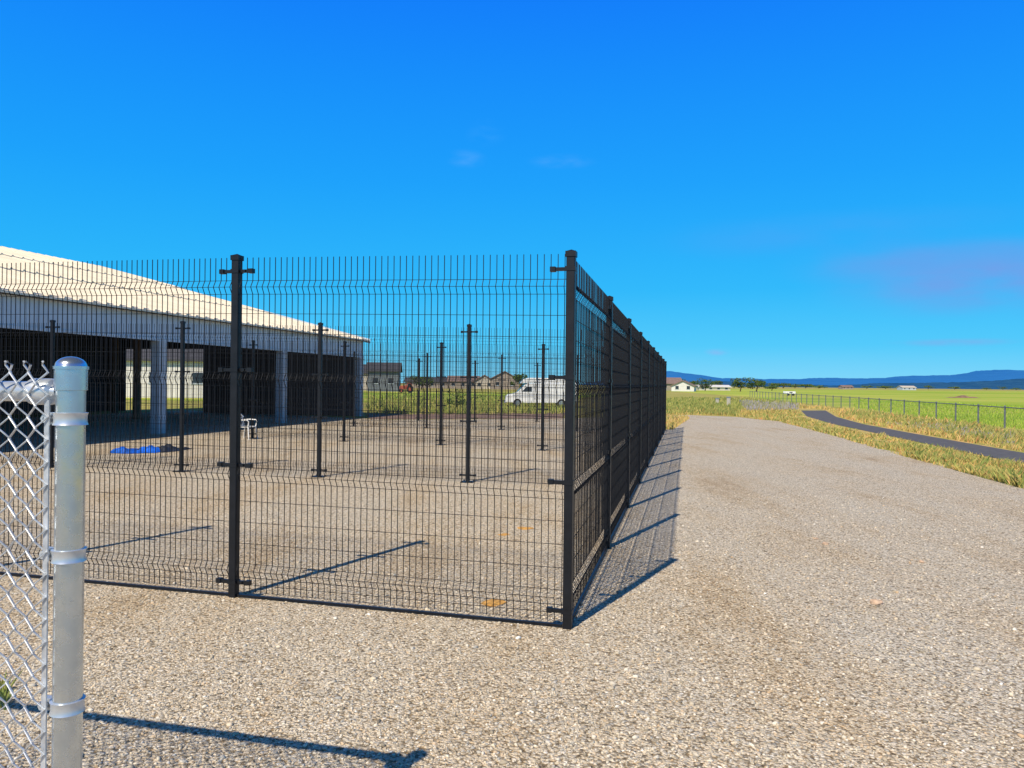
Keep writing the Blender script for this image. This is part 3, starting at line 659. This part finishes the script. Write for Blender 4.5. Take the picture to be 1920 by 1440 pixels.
rp = ramp(nt, [(0, (.2, .68, .98)), (.05, (.05, .58, .98)), (.12, (.008, .48, .98)), (.25, (.001, .36, 1)), (.447, (0, .215, 1)), (.53, (.01, .11, .5)), (.65, (.03, .08, .2)), (1, (.04, .07, .14))]); Lk(sp.outputs['Z'], rp.inputs['Fac'])
mul = nt.nodes.new('ShaderNodeVectorMath'); mul.operation = 'SCALE'; mul.inputs['Scale'].default_value = 10; Lk(rp.outputs['Color'], mul.inputs[0])
mx = nt.nodes.new('ShaderNodeMix'); mx.data_type = 'RGBA'; mx.inputs['Factor'].default_value = .06; Lk(mul.outputs[0], mx.inputs['A']); Lk(sky.outputs[0], mx.inputs['B'])
cur = mx.outputs['Result']
def cloud(px, py, sx, sz, amt, col, cur, scale, lo=.35, hi=.7):
    c = ray(px, py).normalized()
    sub = nt.nodes.new('ShaderNodeVectorMath'); sub.operation = 'SUBTRACT'; sub.inputs[1].default_value = c; Lk(tc.outputs['Generated'], sub.inputs[0])
    sc = nt.nodes.new('ShaderNodeVectorMath'); sc.operation = 'MULTIPLY'; sc.inputs[1].default_value = (1/sx, 1/sx, 1/sz); Lk(sub.outputs[0], sc.inputs[0])
    ln = nt.nodes.new('ShaderNodeVectorMath'); ln.operation = 'LENGTH'; Lk(sc.outputs[0], ln.inputs[0])
    mr = nt.nodes.new('ShaderNodeMapRange'); mr.interpolation_type = 'SMOOTHSTEP'; mr.inputs['From Min'].default_value = 1; mr.inputs['From Max'].default_value = .1; mr.inputs['To Min'].default_value = 0; mr.inputs['To Max'].default_value = 1; Lk(ln.outputs['Value'], mr.inputs['Value'])
    st = nt.nodes.new('ShaderNodeVectorMath'); st.operation = 'MULTIPLY'; st.inputs[1].default_value = (1, 1, 3.2); Lk(tc.outputs['Generated'], st.inputs[0])
    nz = nt.nodes.new('ShaderNodeTexNoise'); nz.inputs['Scale'].default_value = scale; nz.inputs['Detail'].default_value = 6; Lk(st.outputs[0], nz.inputs['Vector'])
    nr = nt.nodes.new('ShaderNodeMapRange'); nr.inputs['From Min'].default_value = lo; nr.inputs['From Max'].default_value = hi; Lk(nz.outputs['Fac'], nr.inputs['Value'])
    a = nt.nodes.new('ShaderNodeMath'); a.operation = 'MULTIPLY'; Lk(mr.outputs[0], a.inputs[0]); Lk(nr.outputs[0], a.inputs[1])
    b = nt.nodes.new('ShaderNodeMath'); b.operation = 'MULTIPLY'; b.inputs[1].default_value = amt; Lk(a.outputs[0], b.inputs[0])
    x = nt.nodes.new('ShaderNodeMix'); x.data_type = 'RGBA'; Lk(b.outputs[0], x.inputs['Factor']); Lk(cur, x.inputs['A']); x.inputs['B'].default_value = (*[q*10 for q in col], 1)
    return x.outputs['Result']
cur = cloud(1900, 522, .24, .05, 1.0, (.17, .36, .82), cur, 8, .25, .62)
cur = cloud(1760, 490, .2, .032, .9, (.12, .38, .86), cur, 9, .25, .62)
cur = cloud(1560, 440, .26, .035, .6, (.06, .4, .94), cur, 9, .25, .65)
cur = cloud(875, 298, .03, .014, .5, (.1, .42, 1), cur, 30, .3, .7)
cur = cloud(1055, 303, .05, .011, .5, (.1, .42, 1), cur, 30, .3, .7)
cur = cloud(910, 250, .03, .02, .3, (.06, .4, 1), cur, 30)
cur = cloud(1345, 660, .02, .006, .7, (.25, .5, .9), cur, 40, .2, .6)
cur = cloud(1790, 642, .08, .006, .6, (.2, .45, .85), cur, 30, .2, .6)
Lk(cur, bg.inputs['Color'])
cam = bpy.data.cameras.new('camera'); cam.sensor_width = 36; cam.lens = 27; cam.clip_end = 20000; cam.clip_start = .05
co = bpy.data.objects.new('camera', cam); COL.objects.link(co); co.location = (0,0,CAMZ); co.rotation_euler = (PI/2, ROLL, 0)
S.camera = co
S.view_settings.view_transform = 'Standard'; S.view_settings.look = 'None'; S.view_settings.exposure = 0
